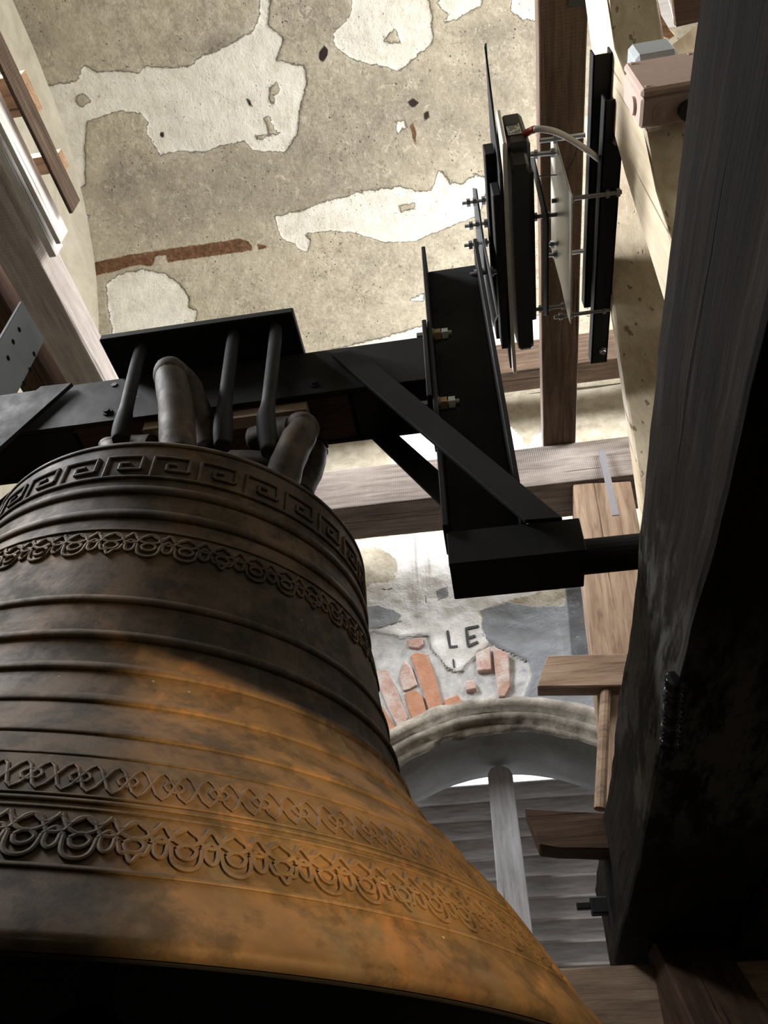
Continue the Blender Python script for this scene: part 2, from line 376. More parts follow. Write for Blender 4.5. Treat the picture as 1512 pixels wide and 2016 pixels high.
# ---- vaulted ceiling: quarter arc, flat crown, quarter arc
AY, AR = 1.2, 2.0
def vault(s):                             # arc length from the far wall -> (y, z)
    q = AR*PI/2; s = np.asarray(s, float)
    y = np.where(s < q, AY+AR*np.cos(np.minimum(s,q)/AR), np.where(s < q+1.2, AY-(s-q), -AR*np.sin(np.clip(s-q-1.2,0,q)/AR)))
    z = np.where(s < q, ZS+AR*np.sin(np.minimum(s,q)/AR), np.where(s < q+1.2, ZS+AR, ZS+AR*np.cos(np.clip(s-q-1.2,0,q)/AR)))
    return y, z
def on_vault(px, py):
    d = ray(px, py); a = d[1]**2+d[2]**2; b = -2*(AY*d[1]+ZS*d[2]); c = AY**2+ZS**2-AR**2
    t = (-b+math.sqrt(max(b*b-4*a*c,0)))/2/a; p = d*t
    if p[1] < AY: t = (ZS+AR)/d[2]; p = d*t; return (p[0], AR*PI/2+AY-p[1])
    if p[2] < ZS: p = d*(YF/d[1]); return (p[0], p[2]-ZS)
    return (p[0], AR*math.atan2(p[2]-ZS, p[1]-AY))
V = lambda pts: [on_vault(*p) for p in pts]
white = [[(-80,150),(70,175),(115,165),(150,160),(165,128),(190,143),(240,140),(275,145),(280,130),(320,135),(375,130),(400,108),(440,95),(500,60),(512,30),(508,-40),(540,-40),(530,20),(527,50),(560,75),(545,120),(600,130),(605,160),(590,220),(585,265),(560,300),(500,297),(480,280),(440,285),(400,300),(350,298),(315,305),(300,285),(285,260),(290,240),(275,225),(235,218),(200,230),(170,240),(165,290),(167,365),(155,370),(160,420),(175,425),(160,440),(150,470),(148,500),(90,540),(-80,540)],
 [(655,65),(690,30),(697,-40),(835,-40),(850,25),(852,85),(815,115),(790,140),(750,130),(720,125),(690,115),(660,90)],
 [(540,425),(600,412),(630,400),(690,385),(700,380),(760,370),(790,367),(820,378),(850,374),(862,338),(872,338),(885,360),(905,364),(935,345),(965,350),(945,420),(930,430),(880,450),(850,460),(820,475),(760,478),(720,465),(690,462),(612,470),(606,495),(592,495),(580,480),(555,470),(545,445)],
 [(208,560),(235,540),(280,530),(325,540),(355,560),(372,585),(370,600),(385,610),(385,625),(375,640),(380,700),(300,720),(230,720),(220,640),(212,600)],
 [(870,45),(900,38),(945,12),(960,-30),(890,-30),(862,5),(868,20),(885,28)],
 [(1005,20),(1015,-30),(1100,-30),(1100,45),(1030,38)],
 [(600,697),(700,676),(790,655),(835,640),(980,640),(1100,612),(1100,680),(980,690),(830,700),(600,720)],
 [(808,592),(822,582),(836,580),(832,594)],[(780,240),(796,238),(800,250),(782,262)],[(820,-20),(830,-40),(835,-40)]]
holes_in = [[(150,190),(165,185),(178,200),(160,212),(148,200)],[(755,82),(778,58),(790,86)],[(785,405),(815,400),(818,412),(790,418)],[(532,172),(545,160),(552,178),(538,192),(542,205),(530,200)],[(520,232),(530,228),(538,255),(552,262),(530,266)],[(503,268),(522,265),(520,275),(506,275)],[(600,460),(640,455),(700,458),(720,466),(660,470),(612,472)]]
rust = [[(156,523),(250,502),(330,490),(430,475),(470,468),(490,475),(497,485),(495,492),(440,500),(330,516),(326,502),(305,505),(300,525),(270,522),(225,535),(184,543)],[(505,478),(535,486),(508,491)],[(806,248),(814,240),(820,262),(818,284),(812,270)]]
hole = [[(628,104),(638,90),(646,98),(643,112),(634,122),(628,116)],[(801,202),(812,194),(824,203),(812,212)],[(834,224),(842,218),(845,230),(836,238)],[(482,192),(490,196),(498,212),(490,208)],[(312,262),(320,260),(321,270),(314,271)]]
stains = [((820,200),170,70),((950,210),60,60),((700,320),150,60),((500,330),120,60),((40,70),90,40),((430,90),70,30),((560,380),100,40),((330,420),120,50),((250,360),60,40),((620,30),60,50),((980,60),70,30),((260,600),50,60),((980,500),40,60)]
us = np.arange(XL, XR+.001, .0125); vis = AR*PI/2+1.0
vs_ = np.concatenate([np.arange(0, vis, .0125), np.linspace(vis, AR*PI+1.2, 60)])
Ug, Vg = np.meshgrid(us, vs_, indexing='ij'); U = np.stack([Ug.ravel(), Vg.ravel()], 1)
wd = np.minimum(sdf(U, [V(p) for p in white]), -sdf(U, [V(p) for p in holes_in]))
ws = [on_vault(*p) for p in [(100,400)]]
st = np.zeros(len(U))
for (c, rx, ry) in stains:
    cc = np.array(on_vault(*c)); e1 = np.array(on_vault(c[0]+rx, c[1]))-cc; e2 = np.array(on_vault(c[0], c[1]+ry))-cc
    Mi = np.linalg.inv(np.stack([e1,e2],1)+1e-9); q = (U-cc)@Mi.T; st += np.exp(-(q**2).sum(1)*.8)
yy, zz = vault(U[:,1]); P3 = np.stack([U[:,0], yy, zz], 1)
NN = np.stack([np.zeros(len(U)), AY-yy, ZS-zz], 1); NN[U[:,1] > AR*PI/2] = (0,0,-1); NN[U[:,1] > AR*PI/2+1.2] = (0,.5,-.8); NN /= np.linalg.norm(NN,axis=1)[:,None]
und = np.sin(U[:,0]*2.1+U[:,1]*1.3)*.010+np.sin(U[:,0]*5.3-U[:,1]*3.7)*.005+np.sin(U[:,0]*11+U[:,1]*13)*.002
P3 += NN*(und-.012*np.clip(wd/.01+.5,0,1)*(wd>-.2))[:,None]
me = grid_mesh('ceiling', P3, len(us), len(vs_))
add_attr(me,'white',wd); add_attr(me,'rust',sdf(U,[V(p) for p in rust])); add_attr(me,'hole',sdf(U,[V(p) for p in hole])); add_attr(me,'stain',np.clip(st,0,1)*.45)
sm = np.clip(sdf(U,[V([(40,190),(-80,170),(-80,540),(120,545),(140,500),(140,440),(120,300)])]),0,.4)*3
add_attr(me,'smooth',sm)
tag(link('ceiling', me, M_plaster), 'vaulted ceiling of stained tan lime plaster with white patches where the top coat fell', None, kind='structure')
# ---- far wall, with the arched louvre opening and a broken slot behind the tie beam
AC = (0.0, .745)                           # arch centre (x, z)
xs = np.arange(XL, XR+.001, .0125); zs_ = np.concatenate([np.linspace(-H0, .3, 24)[:-1], np.arange(.3, ZS+.05, .0125)])
Xg, Zg = np.meshgrid(xs, zs_, indexing='ij'); Uw = np.stack([Xg.ravel(), Zg.ravel()], 1)
wp = lambda pts: [tuple(at(x,y,'Y',YF)[[0,2]]) for x,y in pts]
slot = wp([(768,905),(775,880),(772,862),(790,850),(840,842),(900,840),(960,838),(1005,842),(1012,855),(1025,865),(1032,880),(1045,875),(1052,860),(1068,850),(1075,900),(1075,960),(768,960)])
ds = sdf(Uw, [slot]); jn = vnoise(np.stack([Uw[:,0],Uw[:,1],Uw[:,0]*0],1), 9)*.02
cx_ = (Uw[:,0].reshape(len(xs),-1)[:-1,:-1]+.006).ravel(); cz_ = (Uw[:,1].reshape(len(xs),-1)[:-1,:-1]+.006).ravel()
inarch = ((np.hypot(cx_-AC[0], cz_-AC[1]) < .985) & (cz_ > AC[1])) | ((np.abs(cx_) < .985) & (cz_ <= AC[1]) & (cz_ > .62))
dsc = (ds+jn).reshape(len(xs),-1)[:-1,:-1].ravel()
keep = ~(inarch | (dsc > 0))
mort = wp([(700,1290),(730,1240),(790,1255),(846,1250),(850,1275),(868,1302),(882,1316),(905,1322),(925,1300),(940,1280),(965,1262),(1005,1283),(1040,1300),(1045,1330),(1030,1370),(1015,1400),(900,1420),(760,1480),(700,1500)])
greyp = [wp([(945,1200),(1000,1182),(1060,1192),(1112,1192),(1120,1150),(1180,1100),(1330,1080),(1330,1500),(1160,1470),(1015,1400),(1030,1370),(1045,1330),(1040,1300),(1010,1285),(980,1275),(962,1258),(948,1232),(952,1212)]), wp([(690,1200),(718,1196),(745,1190),(770,1198),(790,1210),(780,1226),(745,1236),(690,1246)]), wp([(860,1160),(882,1150),(884,1172),(862,1180)])]
darkp = [wp([(1112,1150),(1185,1130),(1240,1130),(1240,1290),(1125,1290),(1118,1200)])]
whitep = [wp([(690,1062),(740,1058),(870,1044),(1100,1035),(1110,1150),(1000,1180),(945,1200),(950,1240),(965,1262),(900,1330),(850,1280),(690,1300),(690,1180),(730,1150),(780,1140),(780,1100),(740,1075),(690,1080)])]  # whitewash; its strip under the beam paints in daylight spill
crk = [wp([(800,1262),(815,1255),(842,1252),(846,1272),(852,1283),(868,1300),(880,1315),(903,1323),(914,1317)]), wp([(948,1245),(965,1262),(984,1274),(1006,1282),(1030,1297),(1042,1302)]), wp([(752,1160),(762,1162),(772,1157)]), wp([(812,1290),(824,1290),(832,1288),(842,1290)]), wp([(828,1316),(838,1314),(845,1312)]), wp([(836,1173),(837,1186)]), wp([(740,1238),(770,1230),(790,1222)])]
mdist = sdf(Uw,[mort]); gdist = sdf(Uw, greyp)
dep = -.014*np.clip(mdist/.01+.5,0,1)*1.0
yw = YF-(.01*np.sin(Uw[:,0]*3+Uw[:,1]*2)+.006*np.sin(Uw[:,0]*9-Uw[:,1]*7)+jn*.25)-dep*1.0
me = grid_mesh('wall_far', np.stack([Uw[:,0], yw, Uw[:,1]],1), len(xs), len(zs_), keep)
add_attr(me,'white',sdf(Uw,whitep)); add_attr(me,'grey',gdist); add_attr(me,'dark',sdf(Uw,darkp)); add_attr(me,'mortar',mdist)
add_attr(me,'crack',sdf(Uw,crk,closed=False)); add_attr(me,'streak',sdf(Uw,[wp([(795,1040),(865,1040),(862,1180),(830,1300),(800,1180)])]))
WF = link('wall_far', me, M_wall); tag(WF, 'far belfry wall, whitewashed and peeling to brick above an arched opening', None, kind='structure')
def brickpoly(pts, pale=False, d=.028):
    P = np.array(wp(pts)); c = P.mean(0); P = c+(P-c)*.97
    bm = prism([(p[0], YF+.03, p[1]) for p in P], (0,-d-.008-random.random()*.006,0), .004)
    for v in bm.verts: v.co += noise.noise_vector(v.co*30)*.0022
    obj('brick', bm, M_brickpale if pale else M_brick, WF)
for pts, pale in [([(807,1291),(819,1283),(841,1288),(856,1329),(874,1405),(852,1418),(847,1407),(830,1351)],0),([(796,1365),(819,1358),(832,1371),(845,1416),(816,1427),(801,1394)],0),
  ([(786,1336),(796,1302),(810,1313),(823,1351),(807,1358),(794,1362)],1),([(736,1391),(752,1389),(786,1442),(760,1461),(742,1434)],0),([(734,1324),(760,1316),(778,1351),(805,1416),(787,1441),(765,1396)],1),
  ([(715,1349),(736,1354),(747,1387),(730,1391)],1),([(801,1260),(832,1255),(834,1269),(825,1278),(803,1275)],1),([(873,1379),(902,1368),(915,1394),(880,1409)],0),([(936,1287),(965,1272),(969,1320),(939,1322)],1),
  ([(970,1272),(1002,1287),(1006,1353),(995,1374),(982,1374),(974,1316)],1),([(982,1377),(1002,1377),(1011,1387),(987,1391)],0),([(917,1342),(932,1339),(939,1357),(917,1361)],1),([(715,1280),(734,1290),(738,1312),(720,1314)],1),([(690,1400),(728,1395),(738,1430),(700,1460)],0),([(700,1330),(724,1325),(728,1345),(700,1350)],1)]:
    brickpoly(pts, pale)
def stroke(a, b, w):                      # one brush stroke of the painted letters
    wy = lambda q: YF-(.01*math.sin(q[0]*3+q[2]*2)+.006*math.sin(q[0]*9-q[2]*7))-.006
    A = at(*a,'Y',wy(at(*a,'Y',YF))); B = at(*b,'Y',wy(at(*b,'Y',YF))); d = n3(B-A); s = np.cross(d,(0,1,0))*w/2; bm = bmesh.new()
    n = 9; L = []; 
    for i in range(n):
        t = i/(n-1); j = 1+.25*noise.noise(Vector((A[0]*90+i,0,A[2]*70))); p = A+(B-A)*t
        L.append((p+s*j*(.75 if i in (0,n-1) else 1), p-s*j*(.75 if i in (0,n-1) else 1)))
    return prism([l[0] for l in L]+[l[1] for l in L[::-1]], (0,.03,0), 0, bm)
for ltr in ([((881,1241),(886,1275)),((884,1274),(901,1272))], [((918,1238),(922,1272)),((916,1237),(943,1232)),((920,1256),(936,1251)),((921,1272),(941,1263))], [((892,1297),(894,1313))]):
    bm = bmesh.new()
    for a, b in ltr:
        b2 = stroke(a, b, .0135 if len(ltr)>1 else .008); m_ = bpy.data.meshes.new('x'); b2.to_mesh(m_); b2.free(); bm.from_mesh(m_); bpy.data.meshes.remove(m_)
    obj('letter', bm, M_letter, WF)
# ---- side and back walls with open belfry windows out of view
def wall_open(name, plane, v, a0, a1, z0, z1, op, label):
    bm = bmesh.new(); (o0,o1,p0,p1) = op; th = .35*(1 if v > 0 else -1)
    for (q0,q1,r0,r1) in ((a0,o0,z0,z1),(o1,a1,z0,z1),(o0,o1,z0,p0),(o0,o1,p1,z1)):
        if plane == 'X': abox(bm, min(v,v+th), max(v,v+th), q0, q1, r0, r1, 0)
        else: abox(bm, q0, q1, min(v,v+th), max(v,v+th), r0, r1, 0)
    tag(obj(name, bm, M_plain), label, None, kind='structure')
wall_open('wall_left','X',XL,YB,YF+.4,-H0,ZS+AR+.05,(-.4,1.1,2.7,4.5),'left belfry wall of pale plaster with an open bay')
wall_open('wall_right','X',XR,YB,YF+.4,-H0,ZS+AR+.05,(-.35,1.55,2.9,4.7),'right belfry wall of pale plaster with an open bay')
wall_open('wall_back','Y',YB,XL,XR,-H0,ZS+.02,(-1.5,.9,3.7,3.86),'back belfry wall of pale plaster with a high slit')
tag(obj('floor', BX(XL-.3,XR+.3,YB-.3,YF+.6,-H0-.1,-H0,bev=0), M_floor), 'dark dusty board floor of the belfry', None, kind='structure')
# ---- arched louvre window
WN = empty('window_1', 'arched belfry opening with moulded rim closed by grey louvre slats', None, kind='structure', loc=(0,YF,.6))
def wpart(name, me_or_bm, mat, smooth=False):
    o = obj(name, me_or_bm, mat, smooth=smooth) if isinstance(me_or_bm, bmesh.types.BMesh) else link(name, me_or_bm, mat)
    o.parent = WN; o.matrix_parent_inverse = Matrix.Translation(WN.location).inverted(); return o
def arch_sweep(prof, a0=-.05, a1=PI+.05, n=160, amp=.004, chip=None):     # prof: (radius, y) open polyline
    th = np.linspace(a0,a1,n); pts = []
    for t in th:
        for k,(r,y) in enumerate(prof):
            w = amp*noise.noise(Vector((math.cos(t)*4,math.sin(t)*4,k*.7)))*2+amp*noise.noise(Vector((math.cos(t)*18,math.sin(t)*18,k*.9)))
            if chip and k in chip: w += .055*max(0,noise.noise(Vector((math.cos(t)*6+3,math.sin(t)*6,1)))*1.6-.25)+.01*noise.noise(Vector((t*14,0,k)))
            pts.append((AC[0]+(r+w)*math.cos(t), y+w*.5, AC[1]+(r+w)*math.sin(t)))
    return grid_mesh('arch', np.array(pts), n, len(prof))
wpart('arch_rim', arch_sweep([(1.035,3.235),(1.03,3.185),(1.0,3.165),(.975,3.17),(.965,3.2),(.955,3.19),(.94,3.185),(.925,3.2),(.915,3.225),(.905,3.222),(.89,3.235),(.885,3.25),(.915,3.265)], chip=(0,1,2,10,11,12), amp=.006), M_trim)
wpart('reveal', arch_sweep([(.905,3.25),(.945,3.27),(.945,3.33),(.90,3.38),(.868,3.44),(.855,3.56),(.852,3.62),(1.3,3.62)], amp=.001), M_reveal)
for sx in (-1,1):
    wpart('jamb', BX(min(sx*.86,sx*1.02),max(sx*.86,sx*1.02),3.2,3.62,.5,.74,bev=.01), M_reveal)
wpart('sill', BX(-1.02,1.02,3.12,3.66,.46,.62,bev=.01), M_trim)
k = 0; z = .676
while z < 1.575:
    hw = math.sqrt(max(.01,.93**2-max(0,z+.02-AC[1])**2)) if z > AC[1] else .93
    bm = bmesh.new(); abox(bm, -hw, hw, -.009, .009, -.052, .052, .003)
    bmesh.ops.rotate(bm, verts=bm.verts, cent=(0,0,0), matrix=Matrix.Rotation(math.radians(46),3,'X')@Matrix.Rotation(random.uniform(-.006,.006),3,'Y'))
    bmesh.ops.translate(bm, verts=bm.verts, vec=(0,3.70,z)); wpart('slat', bm, M_slat); z += .0865; k += 1
bm = bmesh.new(); mp = [at(960,1524,'Y',3.50), at(966,1512,'Y',3.50), at(984,1506,'Y',3.50), at(1002,1512,'Y',3.50), at(1009,1524,'Y',3.50), at(1052,1860,'Y',3.50), at(988,1860,'Y',3.50)]
wpart('mullion', prism(mp, (0,.04,0), .003), M_greyboard)
wpart('window_frame', prism([(-.9,3.74,.5),(.9,3.74,.5),(.9,3.74,.62),(-.9,3.74,.62)], (0,.05,0), .003), M_greyboard)

# ================================================================== TIMBERS
# tie beam along the far wall
timber('tie_beam', (-2.6,2.72,2.64), (1.5,2.72,2.64), .24, .26, M_oakgrey, 'long grey sawn oak tie beam crossing in front of the far wall', rough=.004)
timber('wall_plate', (-2.6,2.845,3.74), (1.6,2.845,3.74), .15, .28, M_oak, 'brown oak plate high under the vault, above the tie beam')
# joists overhead, running towards the far wall
timber('joist', (.4525,-.6,2.808), (.4525,2.78,2.808), .155, .075, M_oak, 'dark brown joist right of the steel arm, its end on the tie beam', rough=.003)
timber('joist', (-1.64,-.6,2.86), (-1.64,2.72,2.86), .165, .17, M_oaklight, 'pale grey sawn joist on the left behind the drilled steel plate', rough=.003)
timber('joist', (-1.86,-.6,2.83), (-1.86,2.72,2.83), .16, .12, M_darkbrown, 'red-brown joist at the left edge beyond the grey joist', rough=.003)
timber('bright_batten', (-1.45,-.6,2.82), (-1.45,1.245,2.82), .02, .10, M_white, 'bright white batten, upper of the two at the left edge', 'board', rough=.001, bev=.002)
timber('bright_batten', (-1.505,-.6,2.83), (-1.505,1.30,2.83), .03, .09, M_white, 'bright white batten lying against the grey joist on the left', 'board', rough=.001, bev=.002)
timber('thin_board', (-1.405,-.6,2.90), (-1.385,1.17,2.90), .014, .11, M_oak, 'thin grey-brown board edge beside the white battens', 'board', rough=.001, bev=.002)
for y0, y1, z_, lab in ((.715,.845,2.983,'short sawn board end sticking out top left, larger one'),(.99,1.055,2.983,'short sawn board end sticking out left, smaller lower one')):
    timber('cross_batten', (-1.95,(y0+y1)/2,z_), (-1.385,(y0+y1)/2,z_), y1-y0, .05, M_end, lab, 'board', rough=.001, bev=.002)
# pale new braces on the right (leaning towards the lens at the top)
def yz(px, py, X): p = at(px,py,'X',X); return np.array([p[0],p[1],p[2]])
tag(obj('near_brace', prism([yz(1146,-40,.5), yz(1166,110,.5), yz(1232,345,.5), yz(1310,598,.5), yz(1340,690,.5), yz(1345,560,.5), yz(1290,380,.5), yz(1268,257,.5), yz(1209,100,.5), yz(1190,-40,.5)], (.125,.0,.0), .006), M_new), 'new pale spruce brace behind the pink junction box', 'beam')
q1, q2 = yz(1205,640,.52), yz(1258,1017,.52); dq = (q2-q1); q0 = q1-dq*1.1; q3 = q2+dq*.5; fw = np.array([0,-.075,0])
tag(obj('far_brace', prism([q0, q3, q3+fw*1.3, q0+fw*.6], (.42,-.27,0), .006), M_new), 'new pale spruce post behind the black angle irons, brightly lit', 'beam')
# posts and rungs at the right of the arch
timber('oak_brace', (.60,2.70,2.50), (.455,2.70,.82), .17, .26, M_brace, 'tan oak post below the tie beam, right of the steel box', up=(1,0,0), rough=.004, seed=3)
def pxprism(name, pts, Y, th, mat, label, cat, bev=.004, parent=None):
    o = obj(name, prism([at(x,y,'Y',Y) for x,y in pts], (0,th,0), bev), mat, parent)
    if not parent: tag(o, label, cat)
    return o
for v in [pxprism('rung_board', [(1078,1290),(1235,1286),(1240,1330),(1240,1350),(1057,1352),(1066,1325)], 2.505, .07, M_brace, 'brown board end with a slanted cut, above the thin pole', 'board'),
          pxprism('rung_board', [(1033,1590),(1100,1597),(1205,1600),(1205,1672),(1100,1668),(1062,1664)], 2.47, .10, M_darkbrown, 'dark short board with a slanted cut, below the thin pole', 'board')]: pass
bm = ROD(at(1193,1346,'Y',2.54), at(1181,1593,'Y',2.52), .019, 10); tag(obj('thin_pole', bm, M_brace), 'thin upright wooden pole between the two board ends', 'pole')
# blackened bell-frame timbers
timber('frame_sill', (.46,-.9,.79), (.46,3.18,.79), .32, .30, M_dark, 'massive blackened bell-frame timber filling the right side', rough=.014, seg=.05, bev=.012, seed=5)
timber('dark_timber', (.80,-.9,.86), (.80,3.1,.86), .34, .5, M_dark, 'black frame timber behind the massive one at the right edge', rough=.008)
timber('frame_brace', (.50,1.0,-.9), (.50,2.9,.62), .20, .28, M_darkbrown, 'faint brown diagonal brace in the dark lower right corner', up=(0,1,0), rough=.006)
timber('frame_cross_beam', (-2.5,2.98,.50), (1.6,2.98,.50), .26, .22, M_brace, 'grey-brown cross beam at the foot of the louvres', rough=.006)
# boards at the top right
def zpoly(pts, Z, th, bev=.002): return prism([at(x,y,'Z',Z) for x,y in pts], (0,0,th), bev)
tag(obj('dark_board', zpoly([(1318,-60),(1420,-60),(1400,38),(1331,54)], 3.3, .03), M_darkbrown), 'dark brown board at the top right corner beside the white strip', 'board')
tag(obj('white_strip', zpoly([(1265,-60),(1302,-60),(1331,54),(1305,56)], 3.5, .02), M_white), 'added white board standing in for a lit strip, top right above the junction box', 'board')  # white board put in for a brightly lit strip
tag(obj('ragged_lath', zpoly([(1262,-60),(1284,-60),(1300,30),(1318,58),(1330,70),(1318,78),(1300,70),(1290,40),(1276,15)], 3.2, .02), M_end), 'ragged splintered lath along the white strip', 'board')

# ================================================================== BELL
BXc, BYc = -.633, 1.2404
ZK = [.144,.150,.165,.20,.216,.25,.30,.35,.40,.45,.50,.55,.62,.70,.78,.85,.93,1.0,1.040,1.052,1.058]
RK = [.742,.749,.742,.710,.699,.676,.645,.607,.562,.516,.487,.464,.446,.430,.416,.402,.394,.391,.389,.386,.376]
def rz(z): return np.interp(z, ZK, RK)
def bp(th, z, off=0):                     # th = 0 faces the lens
    r = rz(z)+off; return Vector((r*math.sin(th), -r*math.cos(th), z-.144))
BELL = empty('bell', 'large brown bronze bell with greek key and lace relief bands, hung mouth down', 'bell', loc=(BXc,BYc,.144))
def lathe(prof, seg=256, closed_top=False):
    bm = bmesh.new(); rings = [[bm.verts.new((r*math.sin(2*PI*k/seg), -r*math.cos(2*PI*k/seg), z)) for k in range(seg)] for r,z in prof]
    for i in range(len(rings)-1):
        for k_ in range(seg): bm.faces.new([rings[i][k_], rings[i][(k_+1)%seg], rings[i+1][(k_+1)%seg], rings[i+1][k_]])
    return bm
zz_ = np.concatenate([[.144],np.linspace(.15,1.05,120),[1.058]])
RS = np.convolve(np.pad(rz(zz_),2,'edge'),np.ones(5)/5,'valid'); RS[:3] = rz(zz_[:3]); RS[-4:] = rz(zz_[-4:])
def rz(z): return np.interp(z, zz_, RS)
outer = [(RS[i], zz_[i]-.144) for i in range(len(zz_))]
top = [(.36,1.064-.144),(.30,1.085-.144),(.22,1.10-.144),(.12,1.11-.144),(.001,1.112-.144)]
inner = [(.001,1.07-.144),(.2,1.06-.144),(.34,1.0-.144),(.36,.8-.144),(.38,.62-.144),(.43,.5-.144),(.50,.4-.144),(.57,.3-.144),(.62,.22-.144),(.70,.16-.144),(.735,.142-.144)]
bm = lathe(outer+top, 320); obj('body', bm, M_bronze, BELL, smooth=True)
obj('inner_wall', lathe(inner+[(RS[0]-.003,0)], 160), M_innershade, BELL, smooth=True)
def ring(z, w, h):                        # one moulding ring
    o = [(rz(z-w/2)-.002, z-w/2-.144)]+[(rz(z+w/2*math.sin(a))+h*math.cos(a), z+w/2*math.sin(a)-.144) for a in np.linspace(-PI/2*.8,PI/2*.8,7)]+[(rz(z+w/2)-.002, z+w/2-.144)]
    obj('moulding_ring', lathe(o, 256), M_bronze, BELL, smooth=True)
for z_, w, h in ((1.044,.014,.004),(.921,.022,.006),(.860,.022,.006),(.818,.006,.003),(.661,.016,.0045),(.590,.018,.006),(.529,.018,.006),(.467,.018,.005),(.398,.018,.005),(.352,.006,.002),(.286,.006,.003),(.292,.004,.003),(.277,.004,.002),(.214,.006,.003)):
    ring(z_, w, h)
def relief(paths, w, h, name):            # raised cords; paths: lists of (theta, z)
    vv = []; ff = []
    for path in paths:
        n = len(path); base = len(vv)
        P = np.array(path, float); R_ = rz(P[:,1]); A = np.stack([P[:,0]*R_, P[:,1]],1)
        T = np.gradient(A, axis=0); T /= np.linalg.norm(T,axis=1)[:,None]+1e-9; N = np.stack([-T[:,1],T[:,0]],1)
        for i in range(n):
            for s,hh in ((-.5,-.001),(-.33,h*.8),(0,h),(.33,h*.8),(.5,-.001)):
                q = A[i]+N[i]*s*w; vv.append(bp(q[0]/R_[i], q[1], hh))
        for i in range(n-1):
            for k_ in range(4): a = base+i*5+k_; ff.append((a,a+1,a+6,a+5))
        for e in (base, base+(n-1)*5): ff.append((e,e+1,e+2,e+3,e+4))
    me = bpy.data.meshes.new(name); me.from_pydata(vv, [], ff); me.update(); return link(name, me, M_bronze, BELL)
def dense(pts, k_=4):
    o = []
    for a, b in zip(pts[:-1], pts[1:]):
        for i in range(k_): o.append((a[0]+(b[0]-a[0])*i/k_, a[1]+(b[1]-a[1])*i/k_))
    o.append(pts[-1]); return o
# greek key
NK = 30; z0, z1 = .953, 1.006; paths = []
for i in range(NK):
    t0 = (i+.1)*2*PI/NK; du = 2*PI/NK; f = lambda u,v: (t0+u*du, z0+v*(z1-z0))
    for seg in ([(0,0),(0,1)],[(0,1),(.76,1)],[(.76,1),(.76,.36)],[(.76,.36),(.3,.36)],[(.3,.36),(.3,.66)],[(.3,.66),(.5,.66)],[(0,0),(1,0)]):
        paths.append(dense([f(*s) for s in seg], 4))
relief(paths, .0085, .0045, 'greek_key_band')
def lace(NU, zt, zb, w, h, name):         # hanging lobes under an interlaced band
    du = 2*PI/NU; H = zt-zb; paths = []; V_ = lambda t,u,v: (t+u*du, zb+v*H)
    for i in range(NU):
        t = i*du; sp = lambda L, n=5: [tuple(p) for p in spline([V_(t,*q) for q in L], n)]
        if i % 3 == 1: big = [(.02,.42),(.10,.2),(.22,.16),(.33,.0),(.44,.16),(.56,.2),(.64,.42)]
        else: big = [(.02,.45),(.06,.16),(.16,.02),(.33,-.03),(.5,.02),(.60,.16),(.64,.45)]
        paths.append(sp(big)); paths.append(sp([(.70,.48),(.72,.26),(.83,.16),(.94,.26),(.96,.48)]))
        paths.append(sp([(.14,.4),(.2,.25),(.33,.2),(.46,.25),(.52,.4),(.33,.52),(.14,.4)]))
        paths.append(sp([(-.15,.95),(.05,.62),(.33,.5),(.6,.62),(.82,.95)])); paths.append(sp([(.0,.55),(.16,.82),(.33,.9),(.5,.82),(.66,.55),(.83,.5),(1.0,.55)]))
        paths.append(sp([(.33,.9),(.6,.72),(.83,.88),(1.05,.72),(1.33,.9)]))
        paths.append(sp([(.64,.45),(.83,.62),(1.02,.45)]))
    return relief(paths, w, h, name)
lace(46, .812, .757, .007, .0040, 'lace_band')
lace(96, .272, .224, .0062, .0042, 'lace_band')
def braid(NU, zt, zb, w, h, name):
    du = 2*PI/NU; paths = []
    for ph in (0, PI): paths.append([(a, (zt+zb)/2+(zt-zb)/2*math.sin(NU*a+ph)) for a in np.linspace(0,2*PI,NU*8+1)])
    for i in range(NU): c = (i+.5)*du; paths.append([(c+du*.22*math.cos(b), (zt+zb)/2+(zt-zb)*.2*math.sin(b)) for b in np.linspace(0,2*PI,9)])
    return relief(paths, w, h, name)
braid(90, .335, .298, .005, .0030, 'braid_band')
# crown: six looped cannons with worn heads
def cannon(base, knee, head, back, r):
    pts = spline([Vector(base)-Vector((BXc,BYc,.144)), Vector(knee)-Vector((BXc,BYc,.144)), Vector(head)-Vector((BXc,BYc,.144)), Vector(back)-Vector((BXc,BYc,.144))], 9)
    n = len(pts); rr = [r*(1+.12*math.sin(i/n*PI*2)) for i in range(n)]
    bm = tube(pts, rr, 16)
    hp = Vector(head)-Vector((BXc,BYc,.144))
    s = bmesh.ops.create_icosphere(bm, subdivisions=3, radius=r*1.18, matrix=Matrix.Translation(hp))
    out = Vector((hp.x, hp.y, 0)).normalized()
    for d, q in ((Vector((0,0,.1)),.35),(Vector((0,0,-.35)),.28),(Vector((0,0,-.75)),.4)):   # brow, nose, chin of the worn head
        bmesh.ops.create_icosphere(bm, subdivisions=2, radius=r*q, matrix=Matrix.Translation(hp+out*r*1.1+d*r))
    for v in bm.verts: v.co += noise.noise_vector(v.co*45)*.0015
    return obj('crown_loop', bm, M_crown, BELL, smooth=True)
